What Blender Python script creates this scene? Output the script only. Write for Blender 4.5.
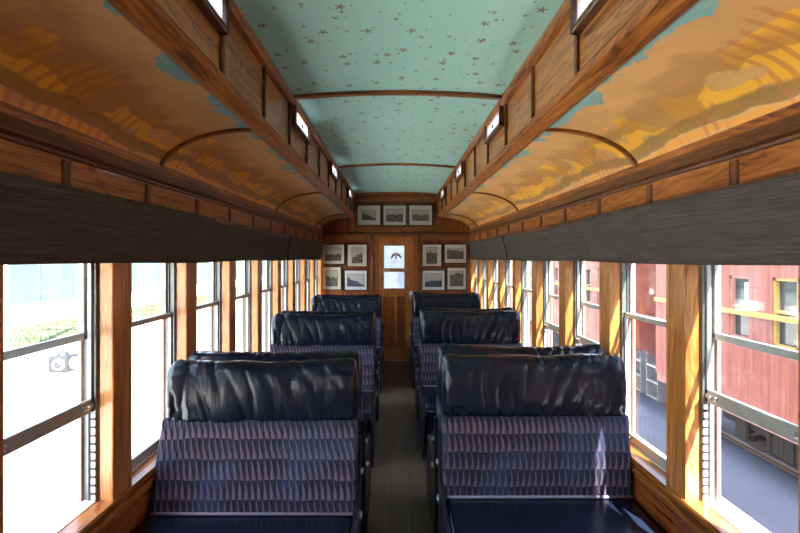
import bpy, bmesh, math, random
from mathutils import Vector, Matrix, noise
random.seed(7)
C = bpy.context.scene.collection
for o in list(bpy.data.objects): bpy.data.objects.remove(o)
EYE = 1.65
# ---------------- camera ----------------
cd = bpy.data.cameras.new('camera'); cam = bpy.data.objects.new('camera', cd); C.objects.link(cam)
cam.location = (-0.018, 0, EYE); cam.rotation_euler = (math.pi/2, 0, 0)
cd.sensor_width = 36; cd.lens = 19.8; cd.shift_x = 5/800; cd.shift_y = -8.5/800
cd.clip_start = 0.02; cd.clip_end = 300
bpy.context.scene.camera = cam
# ---------------- world, sun, exposure ----------------
w = bpy.data.worlds.new('world'); bpy.context.scene.world = w; w.use_nodes = True
wn = w.node_tree.nodes; wl = w.node_tree.links
sky = wn.new('ShaderNodeTexSky'); sky.sky_type = 'NISHITA'; sky.sun_disc = False
sky.sun_elevation = math.radians(55); sky.sun_rotation = math.radians(200); sky.air_density = 1.2; sky.dust_density = 1.0
wm = wn.new('ShaderNodeMix'); wm.data_type = 'RGBA'; wm.inputs[0].default_value = .4; wm.inputs[7].default_value = (1.7,1.62,1.5,1)
wl.new(sky.outputs[0], wm.inputs[6]); wl.new(wm.outputs[2], wn['Background'].inputs[0]); wn['Background'].inputs[1].default_value = 0.55
sd = bpy.data.lights.new('sun', 'SUN'); sd.energy = 15; sd.angle = math.radians(0.6); sd.color = (1, .96, .9)
sun = bpy.data.objects.new('sun', sd); C.objects.link(sun); sun.location = (3, -6, 12)
sun.rotation_euler = Vector((-.33, .87, -1)).to_track_quat('-Z', 'Y').to_euler()
vs = bpy.context.scene.view_settings
vs.view_transform = 'Standard'; vs.look = 'None'; vs.exposure = 2.1; vs.gamma = 1; vs.use_curve_mapping = False
# skylight portals in the window openings (sampling guides only, they give no light of their own)
for s in (-1, 1):
    ld = bpy.data.lights.new('window_portal', 'AREA'); ld.shape = 'RECTANGLE'; ld.size = 11; ld.size_y = 1.2
    ld.cycles.is_portal = True
    lo = bpy.data.objects.new('window_portal', ld); C.objects.link(lo); lo.location = (s*1.42, 2, 1.2)
    lo.rotation_euler = Vector((-s, 0, 0)).to_track_quat('-Z', 'Z').to_euler()
    # local Y (size_y) must be world z: track with up Z keeps X horizontal
# ---------------- shader helpers ----------------
class NT:
    def __init__(s, name):
        s.m = bpy.data.materials.new(name); s.m.use_nodes = True
        s.n = s.m.node_tree.nodes; s.l = s.m.node_tree.links; s.b = s.n['Principled BSDF']
    def add(s, t, **k):
        n = s.n.new(t)
        for a, v in k.items(): setattr(n, a, v)
        return n
    def set(s, node, key, v):
        if hasattr(v, 'is_linked') or isinstance(v, bpy.types.NodeSocket): s.l.new(v, node.inputs[key])
        else: node.inputs[key].default_value = v
    def math(s, op, a, b=0.0, c=0.0, clamp=False):
        n = s.add('ShaderNodeMath', operation=op); n.use_clamp = clamp
        s.set(n, 0, a); s.set(n, 1, b)
        if op in ('MULTIPLY_ADD', 'SMOOTH_MIN', 'SMOOTH_MAX', 'COMPARE'): s.set(n, 2, c)
        return n.outputs[0]
    def coords(s, kind='Object', scale=(1,1,1), loc=(0,0,0), rot=(0,0,0)):
        t = s.add('ShaderNodeTexCoord'); m = s.add('ShaderNodeMapping')
        m.inputs['Scale'].default_value = scale; m.inputs['Location'].default_value = loc; m.inputs['Rotation'].default_value = rot
        s.l.new(t.outputs[kind], m.inputs['Vector']); return m.outputs[0]
    def noise(s, vec, scale=5, detail=4, rough=.5, dist=0):
        n = s.add('ShaderNodeTexNoise'); s.l.new(vec, n.inputs['Vector'])
        n.inputs['Scale'].default_value = scale; n.inputs['Detail'].default_value = detail
        n.inputs['Roughness'].default_value = rough; n.inputs['Distortion'].default_value = dist
        return n.outputs['Fac']
    def ramp(s, fac, stops):
        n = s.add('ShaderNodeValToRGB'); e = n.color_ramp.elements
        while len(e) < len(stops): e.new(.5)
        for i, (p, c) in enumerate(stops):
            e[i].position = p; e[i].color = tuple(c)+(1,) if len(c) == 3 else c
        s.l.new(fac, n.inputs[0]); return n.outputs[0]
    def step(s, v, lo, hi):
        n = s.add('ShaderNodeMapRange', interpolation_type='SMOOTHSTEP')
        s.set(n, 0, v); s.set(n, 1, lo); s.set(n, 2, hi); return n.outputs[0]
    def mix(s, f, a, b, blend='MIX'):
        n = s.add('ShaderNodeMix', data_type='RGBA', blend_type=blend)
        s.set(n, 0, f); s.set(n, 6, a if not isinstance(a, tuple) else a+(1,)*(4-len(a))); s.set(n, 7, b if not isinstance(b, tuple) else b+(1,)*(4-len(b)))
        return n.outputs[2]
    def sep(s, vec):
        n = s.add('ShaderNodeSeparateXYZ'); s.l.new(vec, n.inputs[0]); return n.outputs
    def bump(s, h, strength=.3, dist=.01):
        n = s.add('ShaderNodeBump'); n.inputs['Strength'].default_value = strength; n.inputs['Distance'].default_value = dist
        s.l.new(h, n.inputs['Height']); s.l.new(n.outputs[0], s.b.inputs['Normal'])
    def out(s, col=None, rough=None, metal=None, spec=None, coat=None):
        for k, v in (('Base Color', col), ('Roughness', rough), ('Metallic', metal), ('Specular IOR Level', spec), ('Coat Weight', coat)):
            if v is None: continue
            if isinstance(v, tuple) and len(v) == 3: v = v+(1,)
            s.set(s.b, k, v)
        return s.m
def plain(name, col, rough=.5, metal=0, var=.12, scale=20, spec=.5, bump=0, coat=0):
    t = NT(name); c = t.coords(); n = t.noise(c, scale, 5, .6)
    lo = tuple(x*(1-var) for x in col); hi = tuple(min(1, x*(1+var)) for x in col)
    if bump: t.bump(n, bump, .003)
    return t.out(t.ramp(n, [(.3, lo), (.7, hi)]), rough, metal, spec, coat)
def wood(name, axis, c_dark, c_mid, c_light, rough=.32, sc=1.0, coat=.25, loc=(0,0,0)):
    t = NT(name)
    a = 3.0*sc; b = 46*sc; s = [b, b, b]; s[axis] = a*.8
    g = t.noise(t.coords(scale=tuple(s), loc=loc), 1, 6, .62, .6)
    s2 = [9*sc]*3; s2[axis] = .9*sc
    wv = t.noise(t.coords(scale=tuple(s2), loc=loc), 1, 3, .5, 1.6)
    rings = t.math('SINE', t.math('MULTIPLY', wv, 60)); rings = t.math('MULTIPLY_ADD', rings, .10, .0)
    big = t.noise(t.coords(scale=(1.3,1.3,1.3), loc=loc), 1, 2, .5)
    f = t.math('ADD', t.math('ADD', g, rings), t.math('MULTIPLY_ADD', big, .3, -.15))
    col = t.ramp(f, [(.28, c_dark), (.5, c_mid), (.75, c_light)])
    t.bump(g, .12, .002)
    return t.out(col, t.math('MULTIPLY_ADD', g, .25, rough-.1), 0, .5, coat)
D, M_, L = (.09,.024,.004), (.30,.095,.014), (.48,.185,.034)
woodY = wood('oak_varnished_lengthways', 1, D, M_, L)
woodZ = wood('oak_varnished_upright', 2, (.27,.095,.02), (.42,.165,.036), (.60,.27,.07))
woodX = wood('oak_varnished_crossways', 0, D, (.26,.08,.013), (.42,.155,.03))
woodE = wood('oak_end_wall', 2, (.12,.028,.005), (.22,.056,.009), (.32,.098,.017), .36)
woodDark = wood('oak_dark_moulding', 1, (.03,.009,.003), (.10,.032,.008), (.20,.075,.018), .36)
woodDarkZ = wood('oak_dark_upright', 2, (.03,.009,.003), (.10,.03,.008), (.19,.065,.016), .36)
woodPanel = wood('oak_panel', 1, (.15,.045,.008), (.40,.145,.026), (.58,.25,.05), .3, .8)
woodRed = wood('mahogany_wainscot', 1, (.07,.013,.004), (.24,.055,.014), (.36,.10,.025), .28)
def vault_mat(name):
    t = NT(name); uv = t.sep(t.coords('UV'))
    u, v = uv[0], uv[1]       # u along the car in metres, v 0 (wall) .. 1 (clerestory)
    c = t.coords('UV', scale=(1, .62, 1))
    n1 = t.noise(c, 3.2, 3, .55); n2 = t.noise(c, 9, 3, .5); n3 = t.noise(t.coords('UV', scale=(1,.62,1), loc=(7,3,0)), 2.1, 2, .5); n4 = t.noise(c, 28, 4, .6)
    tan = t.mix(t.step(n1, .35, .65), (.68,.37,.13), (.78,.44,.16))
    # sky showing gold between tree crowns
    h = t.math('ADD', v, t.math('MULTIPLY_ADD', n1, 1.5, -.75)); h = t.math('ADD', h, t.math('MULTIPLY_ADD', n2, .40, -.20))
    gold = t.math('MULTIPLY', t.step(h, .33, .342), t.math('SUBTRACT', 1.0, t.step(h, .53, .542)))
    gold = t.math('MULTIPLY', gold, t.math('MULTIPLY', t.step(v, .26, .28), t.math('SUBTRACT', 1.0, t.step(v, .66, .68))))
    col = t.mix(gold, tan, (.95,.50,.055))
    # second layer of crowns, browner
    h2 = t.math('ADD', v, t.math('MULTIPLY_ADD', n3, 1.0, -.5)); h2 = t.math('ADD', h2, t.math('MULTIPLY_ADD', n2, .25, -.125))
    crown = t.math('MULTIPLY', t.step(h2, .47, .482), t.math('SUBTRACT', 1.0, t.step(h2, .60, .74)))
    col = t.mix(t.math('MULTIPLY', crown, .6), col, (.46,.21,.065))
    # olive far hills
    h3 = t.math('ADD', v, t.math('MULTIPLY_ADD', n3, -.30, .15)); h3 = t.math('ADD', h3, t.math('MULTIPLY_ADD', n2, .10, -.05))
    hill = t.math('MULTIPLY', t.step(h3, .22, .235), t.math('SUBTRACT', 1.0, t.step(h3, .33, .37)))
    col = t.mix(t.math('MULTIPLY', hill, .8), col, (.30,.17,.05))
    lake = t.math('MULTIPLY', t.step(h3, .13, .137), t.math('SUBTRACT', 1.0, t.step(h3, .205, .212)))
    col = t.mix(t.math('MULTIPLY', lake, t.step(n1, .44, .46)), col, (.82,.38,.07))
    # upright tree trunks standing in groups
    ph = t.math('ADD', t.math('MULTIPLY', u, 120), t.math('ADD', t.math('MULTIPLY', v, 5), t.math('MULTIPLY', n1, 9)))
    st = t.step(t.math('SINE', ph), .15, .5)
    grp = t.step(t.noise(t.coords('UV', scale=(1.5,.30,1), loc=(2,0,0)), 2.0, 1, .5), .44, .50)
    band = t.math('MULTIPLY', t.step(h3, .08, .14), t.math('SUBTRACT', 1.0, t.step(h, .50, .60)))
    tr = t.math('MULTIPLY', t.math('MULTIPLY', st, grp), band)
    col = t.mix(t.math('MULTIPLY', tr, .6), col, (.58,.20,.06))
    # paper torn away along the top shows turquoise paint
    tn = t.math('ADD', v, t.math('ADD', t.math('MULTIPLY_ADD', t.noise(c, 5.5, 5, .62), .62, -.31), t.math('MULTIPLY_ADD', n3, .2, -.10)))
    torn = t.step(tn, .95, .957)
    edge = t.math('MULTIPLY', t.step(tn, .935, .951), t.math('SUBTRACT', 1.0, torn))
    col = t.mix(t.math('MULTIPLY', edge, .6), col, (.62,.40,.20))
    col = t.mix(torn, col, t.mix(n4, (.16,.36,.34), (.30,.52,.46)))
    col = t.mix(t.math('MULTIPLY', t.step(n4, .62, .75), .25), col, (.7,.5,.28))
    t.bump(t.math('ADD', n4, t.math('MULTIPLY', torn, -1.5)), .25, .003)
    return t.out(col, .5, 0, .4)
def star_mat(name):
    t = NT(name); base = t.coords('Object')
    n = t.noise(base, 2.5, 3, .5)
    col = t.mix(n, (.32,.60,.52), (.41,.69,.60))
    def stars(scale, loc, R, keep, pts, seed):
        vec = t.coords('Object', scale=(scale, scale, 0), loc=loc)
        vo = t.add('ShaderNodeTexVoronoi', feature='F1', voronoi_dimensions='2D'); vo.inputs['Scale'].default_value = 1; vo.inputs['Randomness'].default_value = .85
        t.l.new(vec, vo.inputs['Vector'])
        df = t.add('ShaderNodeVectorMath', operation='SUBTRACT'); t.l.new(vec, df.inputs[0]); t.l.new(vo.outputs['Position'], df.inputs[1])
        x, y, _ = t.sep(df.outputs[0]); r = t.math('SQRT', t.math('ADD', t.math('MULTIPLY', x, x), t.math('MULTIPLY', y, y)))
        cx, cy, cz = t.sep(vo.outputs['Color'])
        ang = t.math('ADD', t.math('ARCTAN2', y, x), t.math('MULTIPLY', cz, 6.28))
        k = t.math('ABSOLUTE', t.math('COSINE', t.math('MULTIPLY', ang, pts/2)))
        k = t.math('POWER', k, 3.0)
        rad = t.math('MULTIPLY', t.math('MULTIPLY_ADD', k, .72, .28), R)
        m = t.math('LESS_THAN', r, rad)
        return t.math('MULTIPLY', m, t.math('LESS_THAN', cx, keep))
    for a in ((5.5, (0,0,0), .135, .8, 5, 0), (7.5, (3.3,1.7,0), .10, .6, 5, 1), (9, (5.1,2.2,0), .07, .7, 5, 2)):
        col = t.mix(t.math('MULTIPLY', stars(*a), .88), col, (.19,.085,.03))
    t.bump(t.noise(base, 6, 3, .5), .2, .01)
    return t.out(col, .38, 0, .5)
M = {}
M['vault'] = vault_mat('printed_paper_vault'); M['stars'] = star_mat('turquoise_star_paper')
def shade_mat():
    t = NT('grey_slub_fabric'); a = t.noise(t.coords(scale=(60, 5, 160)), 1, 5, .65); b = t.noise(t.coords(scale=(5,.8,6)), 1, 3, .5)
    t.bump(a, .4, .002)
    return t.out(t.mix(b, t.ramp(a, [(.35,(.022,.019,.015)),(.65,(.12,.105,.084))]), (.06,.052,.042)), .85, 0, .2)
M['shade'] = shade_mat()
def leather():
    t = NT('navy_leather'); a = t.noise(t.coords(scale=(1,1,1)), 180, 4, .6); b = t.noise(t.coords(scale=(1,1,1)), 5, 4, .6)
    return t.out(t.mix(b, (.004,.007,.016), (.007,.012,.027)), t.math('MULTIPLY_ADD', b, .04, .24), 0, .38)
M['leather'] = leather()
def fabric():
    t = NT('pleated_mauve_fabric'); x, y, z = t.sep(t.coords('Object'))
    u = t.math('ADD', t.math('MULTIPLY', x, 1/.030), t.math('MULTIPLY', y, 1/.04)); v = t.math('DIVIDE', z, .085)
    v = t.math('ADD', v, t.math('MULTIPLY_ADD', t.noise(t.coords('Object'), 6, 3, .6), .36, -.18))
    nz = t.noise(t.coords('Object'), 14, 3, .6)
    u = t.math('ADD', u, t.math('MULTIPLY_ADD', nz, .5, -.25))
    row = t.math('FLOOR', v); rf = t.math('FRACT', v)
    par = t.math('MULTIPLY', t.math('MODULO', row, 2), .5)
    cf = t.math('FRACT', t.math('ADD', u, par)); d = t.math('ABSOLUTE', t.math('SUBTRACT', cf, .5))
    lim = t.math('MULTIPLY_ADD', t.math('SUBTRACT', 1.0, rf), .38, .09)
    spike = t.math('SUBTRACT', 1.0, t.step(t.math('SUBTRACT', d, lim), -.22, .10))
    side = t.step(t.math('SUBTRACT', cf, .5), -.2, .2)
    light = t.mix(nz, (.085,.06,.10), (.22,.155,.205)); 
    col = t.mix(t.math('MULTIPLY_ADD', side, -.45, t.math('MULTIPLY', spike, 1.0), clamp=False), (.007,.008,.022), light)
    big = t.noise(t.coords('Object'), 3.5, 2, .5)
    col = t.mix(t.math('MULTIPLY', t.step(big, .45, .65), .30), col, (.05,.09,.20))
    th = t.noise(t.coords('Object'), 300, 2, .5)
    col = t.mix(t.math('MULTIPLY', th, .15), col, (.10,.08,.13))
    t.bump(t.math('ADD', spike, t.math('MULTIPLY', th, .2)), .6, .006)
    return t.out(col, .7, 0, .3)
M['fabric'] = fabric()
M['piping'] = plain('purple_grey_piping', (.24,.20,.28), .5)
M['iron'] = plain('black_painted_iron', (.012,.014,.022), .35, 0, .2)
M['steel'] = plain('worn_steel', (.45,.45,.46), .35, .9, .15)
M['alu'] = plain('grey_sash_metal', (.38,.395,.39), .4, .3, .12)
M['alu_dark'] = plain('dark_sash_track', (.13,.14,.14), .4, .4, .12)
M['track'] = plain('dark_track_bar', (.13,.14,.14), .4, .4)
M['white'] = plain('white_painted_rack', (.75,.75,.72), .5, 0, .06)
M['black'] = plain('black_gap', (.01,.01,.01), .6)
M['redpaint'] = plain('weathered_red_paint', (.42,.17,.13), .6, 0, .2, 9)
def floor_mat():
    t = NT('worn_brown_lino_floor'); x, y, z = t.sep(t.coords())
    n = t.noise(t.coords(scale=(14,2,1)), 1, 5, .6); n2 = t.noise(t.coords(), 3, 4, .6); n3 = t.noise(t.coords(), 40, 3, .6)
    f = t.math('FRACT', t.math('DIVIDE', t.math('ADD', x, .045), .13)); line = t.math('LESS_THAN', f, .03)
    col = t.mix(n2, t.ramp(n, [(.3,(.05,.031,.017)),(.7,(.15,.098,.056))]), (.16,.115,.072))
    col = t.mix(t.math('MULTIPLY', line, .8), col, (.012,.009,.007))
    t.bump(t.math('ADD', n3, t.math('MULTIPLY', line, -2)), .25, .002)
    return t.out(col, t.math('MULTIPLY_ADD', n2, .35, .28), 0, .5)
M['floor'] = floor_mat()
def glass_mat(name, tint=(1,1,1), haze=0.0, refl=1.0, tl=(.55,.57,.6)):
    t = NT(name); t.n.remove(t.b)
    tr = t.add('ShaderNodeBsdfTransparent'); tr.inputs[0].default_value = tint+(1,)
    gl = t.add('ShaderNodeBsdfGlossy'); gl.inputs['Roughness'].default_value = .02
    lw = t.add('ShaderNodeLayerWeight'); lw.inputs[0].default_value = .5
    fr = t.math('MULTIPLY_ADD', t.math('POWER', lw.outputs['Facing'], 5.0), .9, .03)
    mx = t.add('ShaderNodeMixShader'); t.l.new(t.math('MULTIPLY', fr, refl), mx.inputs[0]); t.l.new(tr.outputs[0], mx.inputs[1]); t.l.new(gl.outputs[0], mx.inputs[2])
    last = mx
    if haze:
        tn_ = t.add('ShaderNodeBsdfTranslucent'); tn_.inputs[0].default_value = tl+(1,)
        m2 = t.add('ShaderNodeMixShader'); t.set(m2, 0, t.math('MULTIPLY', t.noise(t.coords(), 3, 4, .6), haze*2))
        t.l.new(mx.outputs[0], m2.inputs[1]); t.l.new(tn_.outputs[0], m2.inputs[2]); last = m2
    t.l.new(last.outputs[0], t.n['Material Output'].inputs[0]); return t.m
M['glass'] = glass_mat('dusty_window_glass', (.97,.985,.98), .006)
M['clear_frost'] = glass_mat('pale_etched_glass', (.75,.77,.8), .45, tl=(.9,.9,.9))
M['frost'] = glass_mat('frosted_glass', (.30,.32,.34), .42)
# ---------------- mesh helpers ----------------
def box(bm, x0, x1, y0, y1, z0, z1, bev=0, seg=1):
    x0, x1 = sorted((x0, x1)); y0, y1 = sorted((y0, y1)); z0, z1 = sorted((z0, z1))
    vs_ = [bm.verts.new((x, y, z)) for x in (x0, x1) for y in (y0, y1) for z in (z0, z1)]
    fs = [(0,1,3,2), (4,6,7,5), (0,4,5,1), (2,3,7,6), (0,2,6,4), (1,5,7,3)]
    faces = [bm.faces.new([vs_[i] for i in f]) for f in fs]
    if bev:
        es = list({e for f in faces for e in f.edges})
        bmesh.ops.bevel(bm, geom=es, offset=bev, segments=seg, affect='EDGES', profile=.6)
def prism(bm, pts, a, b, axis=1):
    """closed polygon pts swept along axis from a to b"""
    def P(p, t):
        if axis == 1: return (p[0], t, p[1])
        if axis == 0: return (t, p[0], p[1])
        return (p[0], p[1], t)
    A = [bm.verts.new(P(p, a)) for p in pts]; B = [bm.verts.new(P(p, b)) for p in pts]; n = len(pts)
    bm.faces.new(A); bm.faces.new(B[::-1])
    for i in range(n): bm.faces.new((A[i], A[(i+1)%n], B[(i+1)%n], B[i]))
def cyl(bm, c, r, h, axis=2, n=20, r2=None):
    mat = {2: Matrix(), 0: Matrix.Rotation(math.pi/2, 4, 'Y'), 1: Matrix.Rotation(math.pi/2, 4, 'X')}[axis]
    bmesh.ops.create_cone(bm, cap_ends=True, segments=n, radius1=r, radius2=r if r2 is None else r2, depth=h, matrix=Matrix.Translation(c) @ mat)
def bar(bm, a, b, r, n=10):
    a, b = Vector(a), Vector(b); d = b-a
    bmesh.ops.create_cone(bm, cap_ends=True, segments=n, radius1=r, radius2=r, depth=d.length, matrix=Matrix.Translation((a+b)/2) @ d.to_track_quat('Z', 'Y').to_matrix().to_4x4())
def obj(name, bm, mat, parent=None, smooth=False, loc=None):
    bmesh.ops.recalc_face_normals(bm, faces=bm.faces)
    me = bpy.data.meshes.new(name); bm.to_mesh(me); bm.free()
    for m in (mat if isinstance(mat, (list, tuple)) else [mat]): me.materials.append(m)
    if smooth: me.polygons.foreach_set('use_smooth', [True]*len(me.polygons))
    o = bpy.data.objects.new(name, me); C.objects.link(o)
    if parent: o.parent = parent
    if loc: o.location = loc
    return o
def B(): return bmesh.new()
def empty(name, loc=(0,0,0), rz=0):
    o = bpy.data.objects.new(name, None); C.objects.link(o); o.location = loc; o.rotation_euler = (0,0,rz); o.empty_display_size = .1; return o
def tag(o, label=None, cat=None, group=None, kind=None):
    if label: o['label'] = label
    if cat: o['category'] = cat
    if group: o['group'] = group
    if kind: o['kind'] = kind
    return o
def struct(o, label=None): o['kind'] = 'structure'; (label and tag(o, label)); return o
def copy_tree(o, parent=None):
    c = o.copy(); C.objects.link(c); c.parent = parent
    for ch in [x for x in bpy.data.objects if x.parent == o]: copy_tree(ch, c)
    return c
Y0, Y1 = -3.4, 7.15
SIDE = {-1: 'left', 1: 'right'}
# ---------------- ground and shell ----------------
def ground_mat():
    t = NT('pale_gravel_yard'); x, y, z = t.sep(t.coords()); n = t.noise(t.coords(), .8, 6, .65); g = t.noise(t.coords(), 22, 5, .7)
    pale = t.mix(n, (.55,.53,.49), (.68,.66,.62)); dark = t.mix(n, (.08,.09,.12), (.15,.165,.21))
    k = t.step(t.math('ADD', x, t.math('MULTIPLY_ADD', n, .8, -.4)), .3, .5)
    col = t.mix(t.math('MULTIPLY', g, .35), t.mix(k, pale, dark), t.mix(k, (.42,.40,.36), (.05,.055,.07)))
    t.bump(g, .4, .02); return t.out(col, .9, 0, .2)
GZ = -1.0
bm = B(); v = [bm.verts.new(p) for p in ((-90,-60,GZ),(70,-60,GZ),(70,90,GZ),(-90,90,GZ))]; bm.faces.new(v)
struct(obj('ground', bm, ground_mat()))
bm = B(); box(bm, -1.36, 1.36, Y0, Y1+.05, -.12, 0); fl = struct(obj('floor', bm, M['floor']))
bm = B(); box(bm, -.42, .42, 7.06, 7.12, .001, .008); obj('threshold_strip', bm, M['steel'], fl)
# ceiling (arched, star papered)
bm = B(); N = 14; prev = None
pts = [(-.70+1.40*i/N, 2.67+.035*(1-((i/N)*2-1)**2)) for i in range(N+1)]
prism(bm, pts+[(.74,2.80),(-.74,2.80)], Y0, Y1)
ceil = struct(obj('ceiling', bm, M['stars']))
for n_, y in enumerate((-1.47, .66, 2.78, 4.91, 7.03)):
    bm = B(); lo = [(x, z-.004-.018) for x, z in pts]; hi = [(x, z+.004) for x, z in pts]
    prism(bm, lo+hi[::-1], y-.018, y+.018); struct(obj('trim_%d' % (n_+1), bm, woodX))
# vaults
def vault_pts(n=18, off=0.0):
    cx, zc, a, h = .74, 2.305-.235, .475, .235
    return [(cx+(a+off)*math.sin(t), zc+(h+off)*math.cos(t)) for t in [math.pi/2*(1-i/n) for i in range(n+1)]]  # from wall up
tn = 5
for s in (-1, 1):
    P = vault_pts(); P2 = vault_pts(off=.03)
    bm = B(); uvl = bm.loops.layers.uv.new('UVMap'); nn = len(P); ys = [Y0, 0, 2, 4, 6, Y1]
    grid = [[bm.verts.new((s*p[0], y, p[1])) for p in P] for y in ys]
    for j in range(len(ys)-1):
        for i in range(nn-1):
            q = [(j,i),(j+1,i),(j+1,i+1),(j,i+1)]; f = bm.faces.new([grid[a][b] for a, b in q])
            for l, (a, b) in zip(f.loops, q): l[uvl].uv = (ys[a]+(3.7 if s > 0 else 0), b/(nn-1))
    vo = struct(obj('ceiling_%s' % SIDE[s], bm, M['vault'], smooth=True))
    so = vo.modifiers.new('thickness', 'SOLIDIFY'); so.thickness = .02; so.offset = -s if False else 1
    for y in (-2.05, .08, 2.22, 4.36, 6.50):
        lo = [(s*x, z) for x, z in vault_pts(off=-.016)]; hi = [(s*x, z) for x, z in vault_pts(off=.003)]
        bm = B(); prism(bm, lo+hi[::-1], y-.011, y+.011); tn += 1; struct(obj('trim_%d' % tn, bm, woodX))
    # clerestory side wall with lip
    bm = B(); box(bm, s*.70, s*.735, Y0, Y1, 2.31, 2.76)
    wl_ = struct(obj('wall_upper_%s' % SIDE[s], bm, woodPanel))
    bm = B()
    prism(bm, [(s*.668,2.342),(s*.672,2.352),(s*.705,2.354),(s*.705,2.318),(s*.742,2.303),(s*.742,2.294),(s*.722,2.294),(s*.678,2.322)], Y0, Y1)
    obj('lip_moulding', bm, woodY, wl_)
    bm = B(); prism(bm, [(s*.682,2.352),(s*.686,2.366),(s*.702,2.372),(s*.702,2.35)], Y0, Y1); obj('lower_bead', bm, woodDark, wl_)
    bm = B(); prism(bm, [(s*.655,2.675),(s*.655,2.655),(s*.675,2.64),(s*.702,2.632),(s*.702,2.69)], Y0, Y1); obj('upper_bead', bm, woodY, wl_)
    k = -8
    while .06+.55*k < Y1:
        y = .07+.55*k; k += 1
        if y < Y0+.05: continue
        bm = B(); box(bm, s*.684, s*.703, y-.012, y+.012, 2.37, 2.64, .004); obj('stile', bm, woodDarkZ, wl_)
    # outer roof so that daylight only comes through the windows
    bm = B(); prism(bm, [(s*1.28,2.12),(s*1.33,2.10),(s*1.31,2.30),(s*1.15,2.40),(s*.74,2.46),(s*.74,2.38),(s*1.10,2.34),(s*1.26,2.26)], Y0, Y1); struct(obj('roof_%s' % SIDE[s], bm, M['iron']))
    # crown moulding at the foot of the vault
    bm = B(); prism(bm, [(s*1.235,2.09),(s*1.205,2.078),(s*1.19,2.085),(s*1.185,2.055),(s*1.172,2.05),(s*1.168,2.03),(s*1.182,2.02),(s*1.184,2.01),(s*1.205,2.003),(s*1.235,2.003)], Y0, Y1)
    tn += 1; struct(obj('trim_%d' % tn, bm, woodDark))
    bm = B(); prism(bm, [(s*1.215,2.084),(s*1.195,2.078),(s*1.188,2.071),(s*1.192,2.064),(s*1.21,2.062)], Y0, Y1); tn += 1; struct(obj('trim_%d' % tn, bm, woodY))
# clerestory windows
for s in (-1, 1):
    for i, yc in enumerate((-.41, 1.24, 2.89, 4.54, 6.19)):
        r = struct(empty('window_%d' % (40+i+(10 if s > 0 else 0)), (s*.70, yc+.22, 2.60)))
        bm = B(); X0, X1 = -s*.04, s*.004; a, b, z0, z1 = -.25, .25, -.085, .075
        for bx_ in ((a,b,z0,z0+.026),(a,b,z1-.014,z1),(a,a+.028,z0,z1),(b-.028,b,z0,z1)): box(bm, X0, X1, *bx_[:2], *bx_[2:], .004)
        obj('window_frame', bm, woodDarkZ, r)
        bm = B(); box(bm, -s*.022, -s*.018, a+.01, b-.01, z0+.01, z1-.01); obj('glass', bm, M['clear_frost'], r)
        bm = B(); box(bm, -s*.034, -s*.024, -.005, .005, z0+.05, z0+.075, .002); obj('latch', bm, M['iron'], r)
# cut the openings of the clerestory windows in the side walls: rebuild as pieces
for s in (-1, 1):
    wl_ = bpy.data.objects['wall_upper_%s' % SIDE[s]]; bm = B()
    box(bm, s*.70, s*.735, Y0, Y1, 2.31, 2.53); box(bm, s*.70, s*.74, Y0, Y1, 2.66, 2.76)
    e = Y0
    for yc in (-.41, 1.24, 2.89, 4.54, 6.19):
        box(bm, s*.70, s*.74, e, yc, 2.53, 2.66); e = yc+.44
    box(bm, s*.70, s*.74, e, Y1, 2.53, 2.66); bmesh.ops.recalc_face_normals(bm, faces=bm.faces); bm.to_mesh(wl_.data); bm.free()
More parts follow.
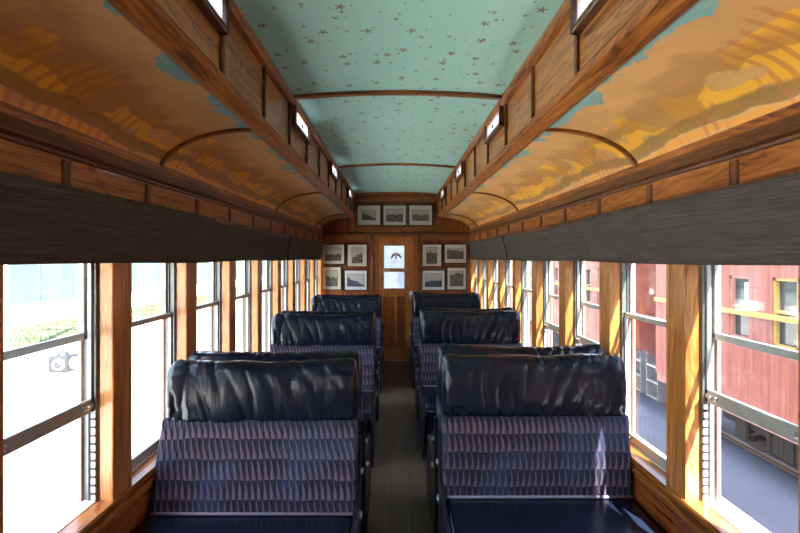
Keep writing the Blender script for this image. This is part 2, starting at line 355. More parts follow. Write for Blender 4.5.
# side walls
PITCH = .64; KS = list(range(-7, 9)); PN = 1.815; PF = 1.955     # post near corner, far edge at k = 0
wcount = 0
for s in (-1, 1):
    bm = B()
    box(bm, s*1.19, s*1.30, Y0, Y1, -.02, .60)                 # wainscot
    box(bm, s*1.30, s*1.335, Y0, Y1, -.30, .62)
    w_ = struct(obj('wall_%s' % SIDE[s], bm, woodRed))
    bm = B(); prism(bm, [(s*1.195,1.64),(s*1.305,1.64),(s*1.305,1.86),(s*1.33,1.99),(s*1.33,2.12),(s*1.195,2.12)], Y0, Y1); obj('frieze', bm, woodY, w_)
    bm = B(); k = -8
    for k in range(-8, 11):
        y = 2.09+.52*k
        if Y0 < y < Y1: box(bm, s*1.184, s*1.20, y-.018, y+.018, 1.88, 2.0, .004)
    obj('frieze_stiles', bm, woodDarkZ, w_)
    bm = B(); box(bm, s*1.185, s*1.20, Y0, Y1, 1.875, 1.895, .004); obj('frieze_bead', bm, woodDark, w_)
    bm = B(); prism(bm, [(s*1.174,.628),(s*1.170,.638),(s*1.174,.648),(s*1.25,.650),(s*1.34,.636),(s*1.34,.60),(s*1.19,.60),(s*1.182,.612)], Y0, Y1)
    tn += 1; struct(obj('trim_%d' % tn, bm, woodY))
    bm = B(); prism(bm, [(s*1.178,.575),(s*1.174,.585),(s*1.178,.60),(s*1.195,.606),(s*1.195,.55),(s*1.182,.56)], Y0, Y1); tn += 1; struct(obj('trim_%d' % tn, bm, woodY))
    bm = B(); box(bm, s*1.178, s*1.19, Y0, Y1, 0, .14, .004); struct(obj('baseboard_%s' % SIDE[s], bm, woodRed))
    for k in KS:
        yn = PN+PITCH*k; yf = PF+PITCH*k
        if yn > Y1-.05: continue
        yf = min(yf, Y1)
        # post
        bm = B(); tn += 1
        box(bm, s*1.18, s*1.245, yn, yn+.105, .64, 1.645, .006, 2)
        p_ = struct(obj('trim_%d' % tn, bm, woodZ))
        bm = B(); box(bm, s*1.235, s*1.302, yn, yf, .64, 1.645); obj('post_core', bm, woodZ, p_)
        bm = B(); box(bm, s*1.19, s*1.24, yn+.103, yn+.118, .645, 1.645, .003); obj('groove_strip', bm, woodDarkZ, p_)
        bm = B(); box(bm, s*1.185, s*1.24, yn+.117, yf, .645, 1.645, .006, 2); obj('edge_bead', bm, woodZ, p_)
        bm = B(); box(bm, s*1.300, s*1.313, yn-.018, yf, .60, 1.64); obj('outer_casing', bm, M['redpaint'], p_)
    # windows between posts
    bm = B(); box(bm, s*1.245, s*1.345, Y0, Y1, .640, .654); tn += 1; struct(obj('trim_%d' % tn, bm, M['white']))
    for k in KS[:-1]:
        ya = PF+PITCH*k; yb = PN+PITCH*(k+1); wcount += 1
        if yb > Y1: continue
        raised = (s < 0 and k+1 in (0,)) or (s > 0 and k+1 in (0, 2, 3)) or (k+1 in (-2,))
        wn_ = struct(empty('window_%d' % wcount, (s*1.27, (ya+yb)/2, .65)))
        hw = (yb-ya)/2; ox = s*1.27; zt = 1.03
        def bx(bm, x0, x1, y0, y1, z0, z1, bev=.002): box(bm, s*x0-ox, s*x1-ox, y0, y1, z0, z1, bev)
        bm = B()
        for e in (-1, 1):
            bx(bm, 1.243, 1.252, e*hw, e*(hw-.012), 0, zt); bx(bm, 1.272, 1.279, e*hw, e*(hw-.014), 0, zt); bx(bm, 1.303, 1.312, e*hw, e*(hw-.012), 0, zt)
        obj('sash_track', bm, M['track'], wn_)
        bm = B()
        for e in (-1, 1): bx(bm, 1.25, 1.305, e*hw, e*(hw-.005), 0, zt, 0)
        obj('track_channel', bm, M['alu_dark'], wn_)
        # upper sash, outside
        zr = 1.33-.65; up = B()
        bx(up, 1.284, 1.300, -hw+.004, hw-.004, zr-.014, zr+.016)
        bx(up, 1.284, 1.300, -hw+.004, -hw+.026, zr-.012, zt); bx(up, 1.284, 1.300, hw-.026, hw-.004, zr-.012, zt); bx(up, 1.284, 1.300, -hw+.004, hw-.004, zt-.03, zt)
        u_ = obj('upper_sash', up, M['alu'], wn_)
        bm = B(); bx(bm, 1.290, 1.293, -hw+.02, hw-.02, zr, zt-.01, 0); obj('glass', bm, M['glass'], u_)
        z0 = (.37 if s < 0 else .41) if raised else .004
        zb = z0+.055 if raised else z0+.045; zt2 = min(z0+.70, zt) if raised else zr+.018
        lo = B()
        bx(lo, 1.256, 1.272, -hw+.004, hw-.004, z0, zb)
        bx(lo, 1.256, 1.272, -hw+.004, -hw+.022, z0, zt2); bx(lo, 1.256, 1.272, hw-.022, hw-.004, z0, zt2)
        bx(lo, 1.256, 1.272, -hw+.004, hw-.004, zt2-.026, zt2)
        l_ = obj('lower_sash', lo, M['alu'], wn_)
        bm = B(); bx(bm, 1.262, 1.265, -hw+.016, hw-.016, zb-.01, zt2-.01, 0); obj('glass', bm, M['glass'], l_)
        for e in (-1, 1):
            bm = B(); yy = e*(hw-.05)
            bx(bm, 1.244, 1.257, yy-.03, yy+.03, zb-.035, zb-.015, .004); bx(bm, 1.236, 1.248, yy-.008, yy+.012, zb-.032, zb-.018, .004)
            obj('sash_latch', bm, M['steel'], l_)
        if raised:
            for e in (-1, 1):
                bm = B(); bx(bm, 1.246, 1.262, e*(hw-.005), e*(hw-.014), .01, z0-.01, 0); rk = obj('notched_rack', bm, M['white'], wn_)
                bm = B(); q = 0
                while .03+q*.034 < z0-.03: bx(bm, 1.2445, 1.2615, e*(hw-.010), e*(hw-.016), .03+q*.034, .040+q*.034, 0); q += 1
                obj('rack_teeth', bm, M['black'], rk)
# rear end wall behind the viewer
bm = B(); box(bm, -1.33, 1.33, Y0-.06, Y0, -.05, 2.8); struct(obj('wall_rear', bm, woodE))
# ---------------- end wall ----------------
def outline():
    pts = [(-1.19,0),(1.19,0),(1.19,2.07)]
    pts += vault_pts(); pts += [(.70,2.31),(.70,2.67)]
    pts += [(.70-1.40*i/14, 2.67+.035*(1-((i/14)*2-1)**2)) for i in range(1, 15)]
    pts += [(-.70,2.31)] + [(-x, z) for x, z in reversed(vault_pts())]
    return pts
bm = B(); YE = Y1
# wall in pieces round the door opening (x -.27..+.27, z 0..2.0)
box(bm, -1.20, -.275, YE, YE+.05, 0, 2.02); box(bm, .275, 1.20, YE, YE+.05, 0, 2.02); box(bm, -1.25, 1.25, YE, YE+.05, 2.02, 2.8)
ew = struct(obj('wall_end', bm, woodE))
def fb(bm, x0, x1, z0, z1, d, bev=.006, y=None): y = YE if y is None else y; box(bm, x0, x1, y-d, y+.002, z0, z1, bev, 2)
def w(px): return (px-395)/61.54-.018   # end-wall pixel to metres across
def h(py): return EYE-(py-258)/61.54
bm = B(); prism(bm, [(YE+.002,2.075),(YE-.03,2.07),(YE-.035,2.055),(YE-.018,2.045),(YE-.016,2.03),(YE+.002,2.025)], -1.19, 1.19, axis=0); obj('cornice_moulding', bm, woodDark, ew)
bm = B()
for q in (-1, 1): fb(bm, q*.74, q*.66, 2.08, 2.64, .018)
fb(bm, -.66, .66, 2.57, 2.64, .018); fb(bm, -.66, .66, 2.075, 2.12, .014); obj('upper_panel_frame', bm, woodX, ew)
bm = B()
for q in (-1, 1):
    box(bm, q*.40, q*.345, YE-.03, YE+.002, 0, 2.03, .008, 2)
obj('door_pilaster', bm, woodDarkZ, ew)
bm = B()
for q in (-1, 1):
    fb(bm, q*1.17, q*1.10, .02, 2.02, .014); fb(bm, q*.47, q*.405, .02, 2.02, .014); fb(bm, q*1.10, q*.47, 1.95, 2.02, .014); fb(bm, q*1.10, q*.47, .80, .90, .014)
obj('panel_stiles', bm, woodE, ew)
bm = B(); 
for q in (-1, 1): fb(bm, q*.345, q*.275, 0, 2.03, .022)
fb(bm, -.275, .275, 1.985, 2.03, .022); obj('door_casing', bm, woodE, ew)
bm = B(); box(bm, -1.2, 1.2, YE-.012, YE, 0, .12); struct(obj('baseboard_end', bm, woodDarkZ))
# door
dr = struct(empty('door_1', (w(395)+.018, YE+.01, 0)))
gx0, gx1 = w(383.3)-dr.location.x, w(405)-dr.location.x
zt_, zm1, zm0, zb_ = h(245), h(269), h(271), h(289)
bm = B()
def db(x0, x1, z0, z1, t=.03, bev=.006): box(bm, x0, x1, -t, .005, z0, z1, bev, 2)
db(-.275, gx0, .01, 2.02); db(gx1, .275, .01, 2.02); db(gx0, gx1, zt_, 2.02); db(gx0, gx1, zm0, zm1); db(gx0, gx1, zb_-.12, zb_)
db(gx0, gx1, .01, .2); db(-.02, .02, .2, zb_-.12, .028)
obj('door_leaf', bm, wood('oak_door', 2, (.24,.075,.013), (.36,.125,.024), (.48,.18,.04), .34), dr)
bm = B(); 
for a, b in ((gx0-.002, -.02), (.02, gx1+.002)): box(bm, a, b, -.014, 0, .2, zb_-.12)
obj('door_panel', bm, woodE, dr)
bm = B()
for z0_, z1_ in ((zm1, zt_), (zb_, zm0)):
    for bx_ in ((gx0, gx1, z0_, z0_+.012), (gx0, gx1, z1_-.012, z1_), (gx0, gx0+.012, z0_, z1_), (gx1-.012, gx1, z0_, z1_)): box(bm, bx_[0], bx_[1], -.036, -.02, bx_[2], bx_[3], .003)
obj('glazing_bead', bm, woodDarkZ, dr)
for z0_, z1_, nm in ((zm1, zt_, 'upper'), (zb_, zm0, 'lower')):
    bm = B(); box(bm, gx0, gx1, -.016, -.012, z0_, z1_); g_ = obj('glass', bm, M['frost'], dr)
    if nm == 'upper':
        g_['label'] = 'frosted upper pane with a laurel emblem'
        zc = zm1+.21
        bm = B()
        for q in (-1, 1):
            for a in range(7):
                t_ = a/6; x = q*(.018+.058*t_); z = zc+.03-.05*t_**2
                for e in (-1, 1):
                    bmesh.ops.create_uvsphere(bm, u_segments=8, v_segments=6, radius=1, matrix=Matrix.Translation((x, -.018, z+e*.009)) @ Matrix.Rotation(q*(.6+t_*.5)*e, 4, 'Y') @ Matrix.Diagonal((.017, .002, .008, 1)))
        obj('laurel_emblem', bm, plain('emblem_brown', (.13,.07,.03), .6), g_)
        bm = B(); box(bm, -.012, .012, -.0195, -.0165, zc-.05, zc+.035, .004); cyl(bm, (0, -.018, zc+.062), .011, .003, 1)
        for a in range(6): box(bm, -.055+a*.019, -.042+a*.019, -.0195, -.0165, zc-.088, zc-.078)
        obj('emblem_centre', bm, plain('emblem_red', (.50,.20,.15), .6), g_)
    else:
        bm = B()
        for a in range(7): box(bm, -.052+a*.016, -.041+a*.016, -.0195, -.0165, z0_+.15, z0_+.158)
        obj('faint_lettering', bm, plain('faint_blue_ink', (.25,.30,.36), .6), g_)
bm = B(); kx = w(411)-dr.location.x; cyl(bm, (kx, -.045, 1.06), .010, .035, 1); bmesh.ops.create_uvsphere(bm, u_segments=16, v_segments=10, radius=.026, matrix=Matrix.Translation((kx, -.075, 1.06))); box(bm, kx-.022, kx+.022, -.038, -.028, .98, 1.12, .004)
obj('door_knob', bm, M['steel'], dr, True)
# open end platform beyond the door
bm = B(); box(bm, -1.3, 1.3, YE+.08, YE+.95, -.12, -.02); struct(obj('platform', bm, M['iron']))
# ---------------- pictures ----------------
def print_mat(i, hill, slope, sky_c, dark, base):
    t = NT('old_photograph_print_%d' % i); x, y, z = t.sep(t.coords('Generated'))
    n = t.noise(t.coords('Generated', loc=(i*3.1, 0, i*1.7)), 3.2, 5, .65); n2 = t.noise(t.coords('Generated', loc=(i, 2, i)), 11, 4, .7)
    hh = t.math('ADD', t.math('MULTIPLY_ADD', x, slope, hill), t.math('MULTIPLY_ADD', n, .7, -.35))
    f = t.step(t.math('SUBTRACT', z, hh), -.03, .04)
    low = t.mix(t.step(n2, .42, .60), dark, base)
    return t.out(t.mix(f, low, sky_c), .6, 0, .3)
frame_m = plain('dark_picture_frame', (.035,.014,.006), .35); mat_m = plain('cream_mount_card', (.52,.48,.40), .8, 0, .04)
mat_w = plain('cool_white_mount_card', (.56,.57,.58), .8, 0, .04)
pics = [  # px x0,x1,y0,y1, inner margins, words, hill, slope, mount
 (357.5,380.5,205.5,225.5,'left of the three over the door, of a dark sloping hillside',.75,-.6,0,(.21,.28)),
 (383.2,406,205.5,225.5,'middle of the three over the door, of a pale lake between hills',.55,.05,0,(.15,.2)),
 (409,432,205.5,225.5,'right of the three over the door, of a valley with dark sides',.55,.0,0,(.15,.25)),
 (322.5,344.5,244.5,264,'wide, upper, by the left wall, of a lake and dark trees',.5,.0,0,(.15,.18)),
 (347.5,367,244.5,266.5,'tall, upper, just left of the door, of one small dark figure',.35,.3,0,(.24,.16)),
 (322.5,341.2,267,289.5,'tall and lower of the pair by the left wall, of pale trees',.6,.0,0,(.2,.16)),
 (344.5,367,270.3,290,'wide, lower, left of the door, of a dark slope on its left',.7,-.6,1,(.14,.2)),
 (422,441.2,244.5,266.5,'tall, upper, just right of the door, of a winding valley',.7,.0,0,(.24,.14)),
 (444,466,244.5,263,'wide, upper, by the right wall, of a rocky gorge',.9,-.2,0,(.14,.24)),
 (422,444.5,270.3,290,'wide with blue tint, lower of the pair right of the door',.38,.1,1,(.14,.18)),
 (447,466,267.5,289.5,'tall, lower, by the right wall, of a dark grey thicket',.75,.1,0,(.17,.17))]
for i, (a, b, c, d, words, hill, slope, blue, mg) in enumerate(pics):
    x0, x1, z1, z0 = w(a), w(b), h(c), h(d); cx, cz = (x0+x1)/2, (z0+z1)/2; hw, hh = (x1-x0)/2, (z1-z0)/2
    r = empty('framed_picture', (cx, YE-.016, cz-hh)); tag(r, 'framed photo, '+words, 'picture', 'old photographs on the end wall')
    bm = B(); e = .012
    for bx_ in ((-hw-e, hw+e, -e, .004), (-hw-e, hw+e, 2*hh-.004, 2*hh+e), (-hw-e, -hw+.004, 0, 2*hh), (hw-.004, hw+e, 0, 2*hh)): box(bm, bx_[0], bx_[1], -.022, 0, bx_[2], bx_[3], .003)
    obj('picture_frame', bm, frame_m, r)
    bm = B(); box(bm, -hw, hw, -.010, -.002, 0, 2*hh); obj('mount', bm, mat_w if blue else mat_m, r)
    mx, mz = 2*hw*mg[0], 2*hh*mg[1]
    bm = B(); box(bm, -hw+mx-.006, hw-mx+.006, -.0115, -.008, mz-.006, 2*hh-mz+.006); obj('print_border', bm, frame_m if not blue else M['iron'], r)
    bm = B(); box(bm, -hw+mx, hw-mx, -.013, -.008, mz, 2*hh-mz)
    obj('print', bm, print_mat(i+1, hill, slope, (.40,.41,.42) if blue else (.38,.35,.28), (.015,.02,.03) if blue else (.015,.014,.012), (.13,.16,.2) if blue else (.20,.18,.14)), r)
# ---------------- window valances ----------------
vy = [(-1.35,.64),(.66,2.59),(2.612,4.56),(4.565,6.66)]
vw = ['behind the camera end', 'nearest', 'second from the front', 'furthest back']
for s in (-1, 1):
    for i in range(1, 4):
        a, b = vy[i]; r = empty('window_shade', (s*1.12, a, 1.63))
        tag(r, 'dark grey fabric window shade on the %s wall, %s' % (SIDE[s], {1: 'nearest the camera', 2: 'middle one of three', 3: 'furthest, ending near the end wall'}[i]), 'window shade', 'grey fabric window shades')
        N = 60; bm = B(); off = (0, -.020, .012, 0)[i]
        def X(y, t): return s*((1.098+off+.05*t)+.004*math.sin(y*2.3+i*2+s)*t+.0025*math.sin(y*9+t*3))-s*1.12
        front = []; L_ = b-a
        rows = 8
        for q in range(N+1):
            y = L_*q/N; front.append([bm.verts.new((X(y, t/rows), y+(.03 if q == 0 else 0)*(1-t/rows), .255*(1-t/rows)+.004*math.sin(y*3.1+s)*(t/rows)*(1.0)-.002)) for t in range(rows+1)])
        for q in range(N):
            for t in range(rows): bm.faces.new((front[q][t], front[q+1][t], front[q+1][t+1], front[q][t+1]))
        o = obj('fabric', bm, M['shade'], r, True); m_ = o.modifiers.new('thickness', 'SOLIDIFY'); m_.thickness = .008; m_.offset = -s*0+0
        bm = B(); box(bm, -s*.015, s*.068, .01, L_-.004, .235, .262, .004); obj('head_rail', bm, woodDark, r)
        bm = B(); bar(bm, (X(.01,1)+s*.008, .012, .006), (X(.01,1)+s*.008, L_-.01, .006), .0055); obj('bottom_bar', bm, M['shade'], r)
# ---------------- seats ----------------
def roll_mesh(seed, aisle, W=.965):
    NU, NV = 150, 48; bm = B(); hh_, ht = .175, .080
    rings = []
    for i in range(NU+1):
        u = i/NU; x = (u-.5)*W; e = min(u, 1-u)*W
        endf = min(1, e/.055); k = math.sqrt(max(0, 1-(1-endf)**2.6))*.80+.20 if endf < 1 else 1
        if i in (0, NU): k = .13
        ring = []
        for j in range(NV):
            a = 2*math.pi*j/NV; c_, s_ = math.cos(a), math.sin(a); p = .72
            y = math.copysign(abs(c_)**p, c_)*ht; z = math.copysign(abs(s_)**.8, s_)*hh_
            if z < 0: y *= 1+.14*(-z/hh_)*(1-abs(s_)**6)     # fuller towards the bottom
            zz = z/hh_
            sk = x+.10*zz*math.sin(seed+x*3)
            f = noise.noise(Vector((sk*13+seed*5, zz*.8+(1 if c_ < 0 else 5), seed)))
            f2 = noise.noise(Vector((sk*30+seed*9, zz*1.6, seed+3+c_)))
            rid = (1-abs(f)*3.2); rid = max(0, rid)**1.6; rid2 = max(0, 1-abs(f2)*3.5)**1.5
            mask = (.45+.55*noise.noise(Vector((x*4+seed, zz*1.3, 2.2)))+.35*math.exp(-((zz+.45)/.5)**2))
            ends = math.exp(-(e/.10)**1.5)
            d = -.0115*rid*max(0, mask) - .0022*rid2*max(.0, mask)
            d += ends*.010*math.sin(a*17+seed*3+6*noise.noise(Vector((a*2, seed, 0))))*(endf)
            d += .006*noise.noise(Vector((x*5, zz*2, seed*2)))
            sag = -.010*math.sin(math.pi*u)**2*(1 if zz > 0 else .3)+.006*noise.noise(Vector((x*6, 9, seed)))
            n_ = Vector((0, c_, s_))
            ring.append(bm.verts.new((x, y*k+n_.y*d*(.4+.6*k), z*(k*.55+.45 if i not in (0, NU) else .35)+n_.z*d+sag)))
        rings.append(ring)
    for i in range(NU):
        for j in range(NV): bm.faces.new((rings[i][j], rings[i][(j+1)%NV], rings[i+1][(j+1)%NV], rings[i+1][j]))
    bm.faces.new(rings[0]); bm.faces.new(rings[-1][::-1]); return bm
def back_mesh(lean, W=.965, z0=.44, z1=.845, th=.115):
    """upholstered back: closed loop of front, top, back, bottom, swept across the width, pleats pressed in"""
    NU = 160; bm = B(); prof = []
    n = 36
    for j in range(n+1): t = j/n; prof.append((lean*t-.014*math.sin(math.pi*t), z0+(z1-z0)*t, 0))
    for j in range(1, 4): prof.append((lean+th*j/4, z1, 2))
    for j in range(n+1): t = 1-j/n; prof.append((lean*t*.75+th+.012*math.sin(math.pi*t), z0+(z1-z0)*t, 1))
    for j in range(1, 4): prof.append((th*(1-j/4), z0, 2))
    rings = []
    for i in range(NU+1):
        u = i/NU; x = (u-.5)*W; e = min(u, 1-u)*W; k = 1 if e > .025 else .72+.28*math.sqrt(1-(1-e/.025)**2)
        ring = []
        for (y, z, sd_) in prof:
            mid = (lean*.5*(z-z0)/(z1-z0))+th/2; d = 0
            if sd_ < 2:
                v = z/.085; rf = v-math.floor(v); d = .0035*math.sin(math.pi*rf)+.002*math.sin(2*math.pi*x/.030+math.pi*(math.floor(v)%2))*math.sin(math.pi*rf)
                d += .004*noise.noise(Vector((x*7, z*7, 1)))
            yy = mid+(y-mid)*k+(-d if sd_ == 0 else d)
            ring.append(bm.verts.new((x, yy, z)))
        rings.append(ring)
    P = len(prof)
    for i in range(NU):
        for j in range(P): bm.faces.new((rings[i][j], rings[i][(j+1)%P], rings[i+1][(j+1)%P], rings[i+1][j]))
    bm.faces.new(rings[0]); bm.faces.new(rings[-1][::-1]); return bm
def make_seat(aisle, lean, zr, seed, W=.965):
    r = empty('coach_seat')
    obj('backrest', back_mesh(lean, W), M['fabric'], r, True)
    obj('head_roll', roll_mesh(seed, aisle, W+.004), M['leather'], r, True, (0, lean+.072, zr))
    bm = B(); box(bm, -W/2, W/2, -.50, .03, .335, .452, .045, 5)
    for v in bm.verts:
        if v.co.z > .42: v.co.z += .012*math.cos(v.co.x*3.0)*math.cos((v.co.y+.24)*5)+.003*noise.noise(Vector((v.co.x*9, v.co.y*9, 0)))
    obj('seat_cushion', bm, M['leather'], r, True)
    bm = B(); bar(bm, (-W/2+.01, -.012, .462), (W/2-.01, -.012, .462), .007); obj('piping', bm, M['piping'], r, True)
    bm = B(); bar(bm, (-W/2+.02, -.507, .40), (W/2-.02, -.507, .40), .006); obj('piping', bm, M['leather'], r, True)
    bm = B(); box(bm, -W/2+.02, W/2-.02, -.46, .08, .10, .336, .01); box(bm, -W/2+.06, W/2-.06, -.42, .06, .0, .11); obj('seat_base', bm, M['iron'], r)
    a = aisle*(W/2); a0, a1 = a-aisle*.004, a+aisle*.018
    bm = B(); prism(bm, [(-.47,.0),(-.50,.05),(-.50,.36),(-.46,.42),(-.05,.46),(lean*.5+.03,.52),(lean+.045,.74),(lean+.085,.74),(lean*.5+.085,.50),(.10,.38),(.10,.05),(.06,.0)], a0, a1, axis=0)
    obj('aisle_end_plate', bm, M['iron'], r)
    for yy, zz, rr in ((lean*.5+.05, .60, .016), (.03, .43, .02)):
        bm = B(); cyl(bm, (a1+aisle*.006, yy, zz), rr, .014, 0); obj('pivot_bolt', bm, M['steel'], r, True)
    bm = B(); b = -aisle*(W/2-.02)
    box(bm, b-.012, b+.012, -.46, -.42, 0, .11); obj('leg', bm, M['iron'], r)
    bm = B(); box(bm, b-.012, b+.012, 0, .04, 0, .11); obj('leg', bm, M['iron'], r)
    return r
def relabel(r, words): tag(r, words, 'seat', 'navy leather coach seats in rows'); return r
XC = {-1: .688, 1: .698}
fwd = {-1: make_seat(1, .13, .955, 1.3), 1: make_seat(-1, .03, .975, 4.1, .945)}     # facing the camera; aisle towards the middle
rev = {-1: make_seat(-1, .10, .96, 7.7), 1: make_seat(1, .03, .98, 2.9, .945)}      # turned round to face the far end
fy = {-1: (2.055, 3.94, 5.86), 1: (2.20, 4.09, 6.00)}; ry = {-1: (2.625, 4.515, 6.435), 1: (2.615, 4.49, 6.40)}
rows = ['front row', 'middle row', 'far row']
for s in (-1, 1):
    for i in range(3):
        f = fwd[s] if i == 0 else copy_tree(fwd[s]); f.location = (s*XC[s], fy[s][i], 0)
        relabel(f, 'navy leather and mauve pleated seat %s of the aisle facing us, %s' % (SIDE[s], ['in the nearest row', 'in the middle row', 'in the farthest row'][i]))
        g = rev[s] if i == 0 else copy_tree(rev[s]); g.location = (s*XC[s], ry[s][i], 0); g.rotation_euler.z = math.pi
        relabel(g, 'seat %s of the aisle turned away, its leather roll just behind the %s row' % (SIDE[s], ['nearest', 'middle', 'farthest'][i]))
# ---------------- outside, right: red coaches on the next track ----------------
def board_mat():
    t = NT('faded_red_boards'); x, y, z = t.sep(t.coords()); f = t.math('FRACT', t.math('DIVIDE', y, .075)); ln = t.math('LESS_THAN', f, .10)
    n = t.noise(t.coords(scale=(1,14,1)), 1, 5, .65); n2 = t.noise(t.coords(), 1.1, 4, .6)
    col = t.ramp(n, [(.3,(.23,.045,.03)),(.7,(.42,.13,.085))]); col = t.mix(t.math('MULTIPLY', t.step(n2, .45, .7), .5), col, (.52,.30,.22))
    col = t.mix(t.math('MULTIPLY', ln, .5), col, (.20,.04,.03)); t.bump(t.math('SUBTRACT', 1.0, ln), .4, .006); return t.out(col, .6)
boards = board_mat(); yellow = plain('yellow_paint', (.5,.33,.07), .55); cream = plain('cream_blind', (.75,.70,.58), .7); dglass = plain('dark_window_glass', (.05,.06,.06), .08, 0, .4, 3)
XR = 4.25
def coach(y0, y1, label):
    r = empty('passenger_coach', (XR, y0, GZ)); L_ = y1-y0; tag(r, label, 'train car', 'red coaches on the next track')
    e = EYE-GZ
    bm = B(); box(bm, 0, 2.4, 0, L_, e-1.86, e-1.0); box(bm, 0, 2.4, 0, L_, e-.22, e+.75); box(bm, .10, 2.3, .02, L_-.02, e-1.0, e-.22)
    k = 0
    ys = []
    while .22+k*.64+.30 < L_-.1: ys.append(.22+k*.64); k += 1
    prev = 0
    for y in ys: box(bm, 0, .12, prev, y, e-1.0, e-.22); prev = y+.32
    box(bm, 0, .12, prev, L_, e-1.0, e-.22); obj('body', bm, boards, r)
    for q, y in enumerate(ys):
        bm = B()
        for bx_ in ((y, y+.32, e-1.0, e-.965), (y, y+.32, e-.255, e-.22), (y, y+.03, e-1.0, e-.22), (y+.29, y+.32, e-1.0, e-.22)): box(bm, .015, .06, *bx_[:2], *bx_[2:])
        box(bm, .02, .06, y, y+.32, e-.62, e-.585)
        wf = obj('window_frame', bm, M['redpaint'] if q % 3 else yellow, r)
        bm = B(); box(bm, .07, .08, y+.01, y+.31, e-.99, e-.23); obj('pane', bm, dglass, wf)
        if q % 2 == 0:
            bm = B(); box(bm, .062, .068, y+.03, y+.15, e-.58, e-.30); obj('blind', bm, cream, wf)
    bm = B(); box(bm, -.03, 0, 0, L_, e-.70, e-.635); box(bm, -.02, 0, 0, L_*.0+.01, e-.7, e-.63); obj('letter_strip', bm, yellow, r)
    bm = B(); prism(bm, [(-.10,e+.75),(-.08,e+.82),(.6,e+1.12),(1.8,e+1.12),(2.48,e+.82),(2.5,e+.75)], -.1, L_+.1); obj('roof', bm, M['iron'], r)
    bm = B(); box(bm, .02, .12, 0, L_, e-1.99, e-1.86); obj('side_sill', bm, M['redpaint'], r)
    for c_ in (1.9, L_-1.9):
        tr = B(); box(tr, .42, .52, c_-1.0, c_+1.0, .38, .56, .01); box(tr, .40, .54, c_-.15, c_+.15, .22, .75, .01)
        for e_ in (-.62, .62): box(tr, .38, .54, c_+e_-.11, c_+e_+.11, .22, .56, .02); bar(tr, (.45, c_+e_, .25), (.45, c_, .60), .03)
        for q in range(3): bar(tr, (.44, c_-.2+.2*q, .25), (.44, c_-.2+.2*q, .62), .05)
        box(tr, .6, 1.8, c_-.2, c_+.2, .45, e-1.86)
        t_ = obj('bogie', tr, plain('brake_dust_iron', (.035,.028,.024), .7), r)
        for e_ in (-.62, .62):
            for x in (.62, 1.65):
                bm = B(); cyl(bm, (x, c_+e_, .40), .33, .06, 0, 36); cyl(bm, (x+.02, c_+e_, .40), .336, .03, 0, 36); cyl(bm, (x-.03, c_+e_, .40), .10, .12, 0, 20)
                obj('wheel', bm, plain('worn_wheel_steel', (.10,.085,.075), .5, .6), t_)
    bm = B()
    for y in (3.2, 4.0, 5.6, L_/2):
        if y < L_-3: box(bm, .3, 1.2, y, y+.5, .42, e-1.86, .02)
    bar(bm, (.25, 2.9, .52), (.25, max(3.2, L_-2.9), .52), .03)
    obj('underfloor_gear', bm, M['iron'], r)
    for yy, d in ((-.35, -1), (L_+.05, 1)):
        bm = B()
        for q in range(3): box(bm, .05+.0*q, .30, yy, yy+.30, .30+q*.26, .33+q*.26)
        box(bm, .05, .30, yy-.01, yy, .28, .95); box(bm, .05, .30, yy+.30, yy+.31, .28, .95); obj('step', bm, M['steel'], r)
    return r
coach(-9, 7.2, 'nearer faded red boarded coach on the next track with dark windows and yellow strip')
coach(8.1, 24, 'farther faded red coach seen beyond the gap behind the nearer one')
for x in (XR+.64, XR+1.71):
    bm = B(); prism(bm, [(x-.04,GZ),(x-.04,GZ+.02),(x-.012,GZ+.03),(x-.03,GZ+.045),(x+.03,GZ+.045),(x+.012,GZ+.03),(x+.04,GZ+.02),(x+.04,GZ)], -12, 26)
    tag(obj('rail', bm, plain('rusty_rail', (.16,.11,.08), .6, .3)), 'steel rail under the red coaches, %s one' % ('nearer' if x < XR+1 else 'farther'), 'rail', 'rails of the next track')
# lamp hanging on the gap end of the farther coach
r = empty('marker_lamp', (XR-.12, 7.95, .68)); tag(r, 'black marker lamp on the corner of the farther red coach', 'lamp')
bm = B(); box(bm, -.09, .09, -.08, .08, 0, .22, .02); cyl(bm, (0,0,.25), .05, .07, 2, 16, .02); box(bm, 0, .12, .06, .14, .08, .12); obj('lamp_body', bm, M['iron'], r)
bm = B(); cyl(bm, (0,-.085,.11), .05, .02, 1); obj('lens', bm, cream, r)
# ---------------- outside, left ----------------
def siding():
    t = NT('pale_turquoise_siding'); x, y, z = t.sep(t.coords()); f = t.math('FRACT', t.math('DIVIDE', z, .18)); ln = t.math('LESS_THAN', f, .12); n = t.noise(t.coords(), 2, 4, .6)
    col = t.mix(n, (.045,.078,.072), (.06,.092,.085)); col = t.mix(t.math('MULTIPLY', ln, .5), col, (.03,.045,.042)); return t.out(col, .8)
r = empty('building', (-19.5, 12, GZ)); tag(r, 'long pale turquoise clapboard building beyond the grass on the left', 'building')
bm = B(); box(bm, -6, 0, -8, 60, 0, 4.2); obj('wall', bm, siding(), r)
bm = B(); prism(bm, [(-6.5,4.2),(-3,5.8),(.5,4.2),(.5,4.1),(-6.5,4.1)], -8.4, 60.4); obj('roof', bm, plain('grey_roof', (.3,.3,.3), .8), r)
bm = B(); box(bm, -.02, .03, -8, 60, 0, .25); obj('base_board', bm, plain('dark_base', (.12,.12,.11), .8), r)
for y in range(-6, 60, 9):
    bm = B(); box(bm, -.02, .05, y, y+.08, .2, 4.1); obj('seam_board', bm, plain('seam_green', (.07,.10,.095), .7), r)
bm = B(); box(bm, -14.2, -10.4, 4, 50, GZ, GZ+.03)
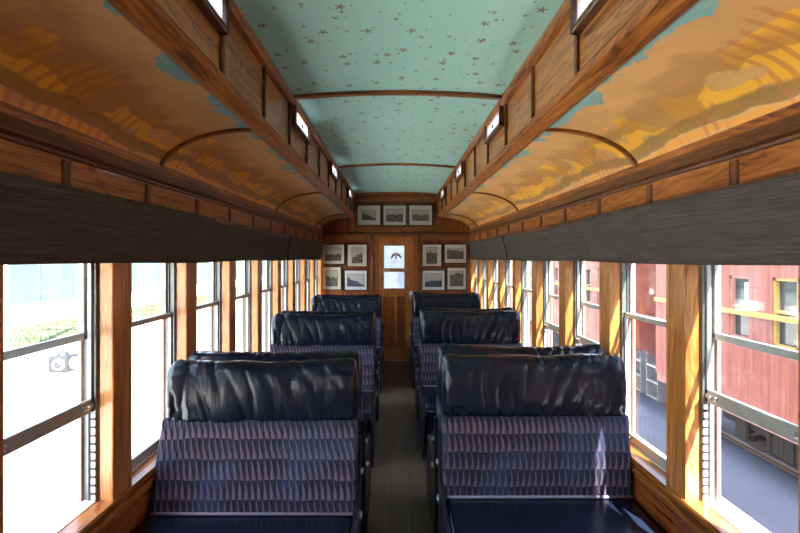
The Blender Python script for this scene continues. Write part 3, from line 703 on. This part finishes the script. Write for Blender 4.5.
for _ in range(5000):
    x, y = random.uniform(-14.2, -10.4), random.uniform(6, 30); a = random.uniform(0, 6.28); hgt = random.uniform(.04, .10); dx, dy = math.cos(a)*.03, math.sin(a)*.03
    v = [bm.verts.new((x-dx, y-dy, GZ+.03)), bm.verts.new((x+dx, y+dy, GZ+.03)), bm.verts.new((x+dy, y-dx, GZ+.03+hgt))]; bm.faces.new(v)
t = NT('dry_green_grass'); n = t.noise(t.coords(), 1.3, 5, .65)
tag(obj('grass', bm, t.out(t.ramp(n, [(.35,(.03,.055,.014)),(.5,(.055,.08,.025)),(.65,(.11,.10,.05))]), .9)), 'strip of dry green lawn between the pale yard and the turquoise building', 'grass', None, 'stuff')
r = empty('utility_pole', (-10.15, 11.35, GZ)); tag(r, 'pale upright pole standing in front of the near lawn edge', 'pole')
bm = B(); cyl(bm, (0,0,3), .13, 6, 2, 16, .10); obj('shaft', bm, plain('bleached_timber', (.62,.55,.48), .8), r)
bm = B(); box(bm, -.9, .9, -.05, .05, 5.4, 5.52); obj('crossarm', bm, plain('bleached_crossarm', (.5,.42,.34), .8), r)
r = empty('signal_lantern', (-6.0, 7.95, GZ)); tag(r, 'dark boxy lantern with white lens on a pale stand in the yard', 'lantern')
pale = plain('white_painted_stand', (.72,.72,.72), .6)
bm = B(); bar(bm, (0,0,.05), (0,0,.62), .035)
for q in range(3): a = q*2.1; bar(bm, (0,0,.35), (math.cos(a)*.28, math.sin(a)*.28, .02), .018)
bar(bm, (-.1,0,.15), (.42,.1,.12), .05); obj('stand', bm, pale, r)
bm = B(); box(bm, -.19, .17, -.15, .15, .60, .90, .04, 3); cyl(bm, (0,0,.93), .09, .07, 2, 18, .05); obj('lamp_housing', bm, plain('dark_grey_housing', (.008,.009,.012), .6), r)
bm = B(); cyl(bm, (.03,-.16,.76), .10, .05, 1, 24); cyl(bm, (.19,0,.76), .10, .05, 0, 24); obj('lens', bm, pale, r, True)
bm = B(); cyl(bm, (.03,-.19,.76), .06, .02, 1, 24); obj('lens_centre', bm, M['iron'], r, True)
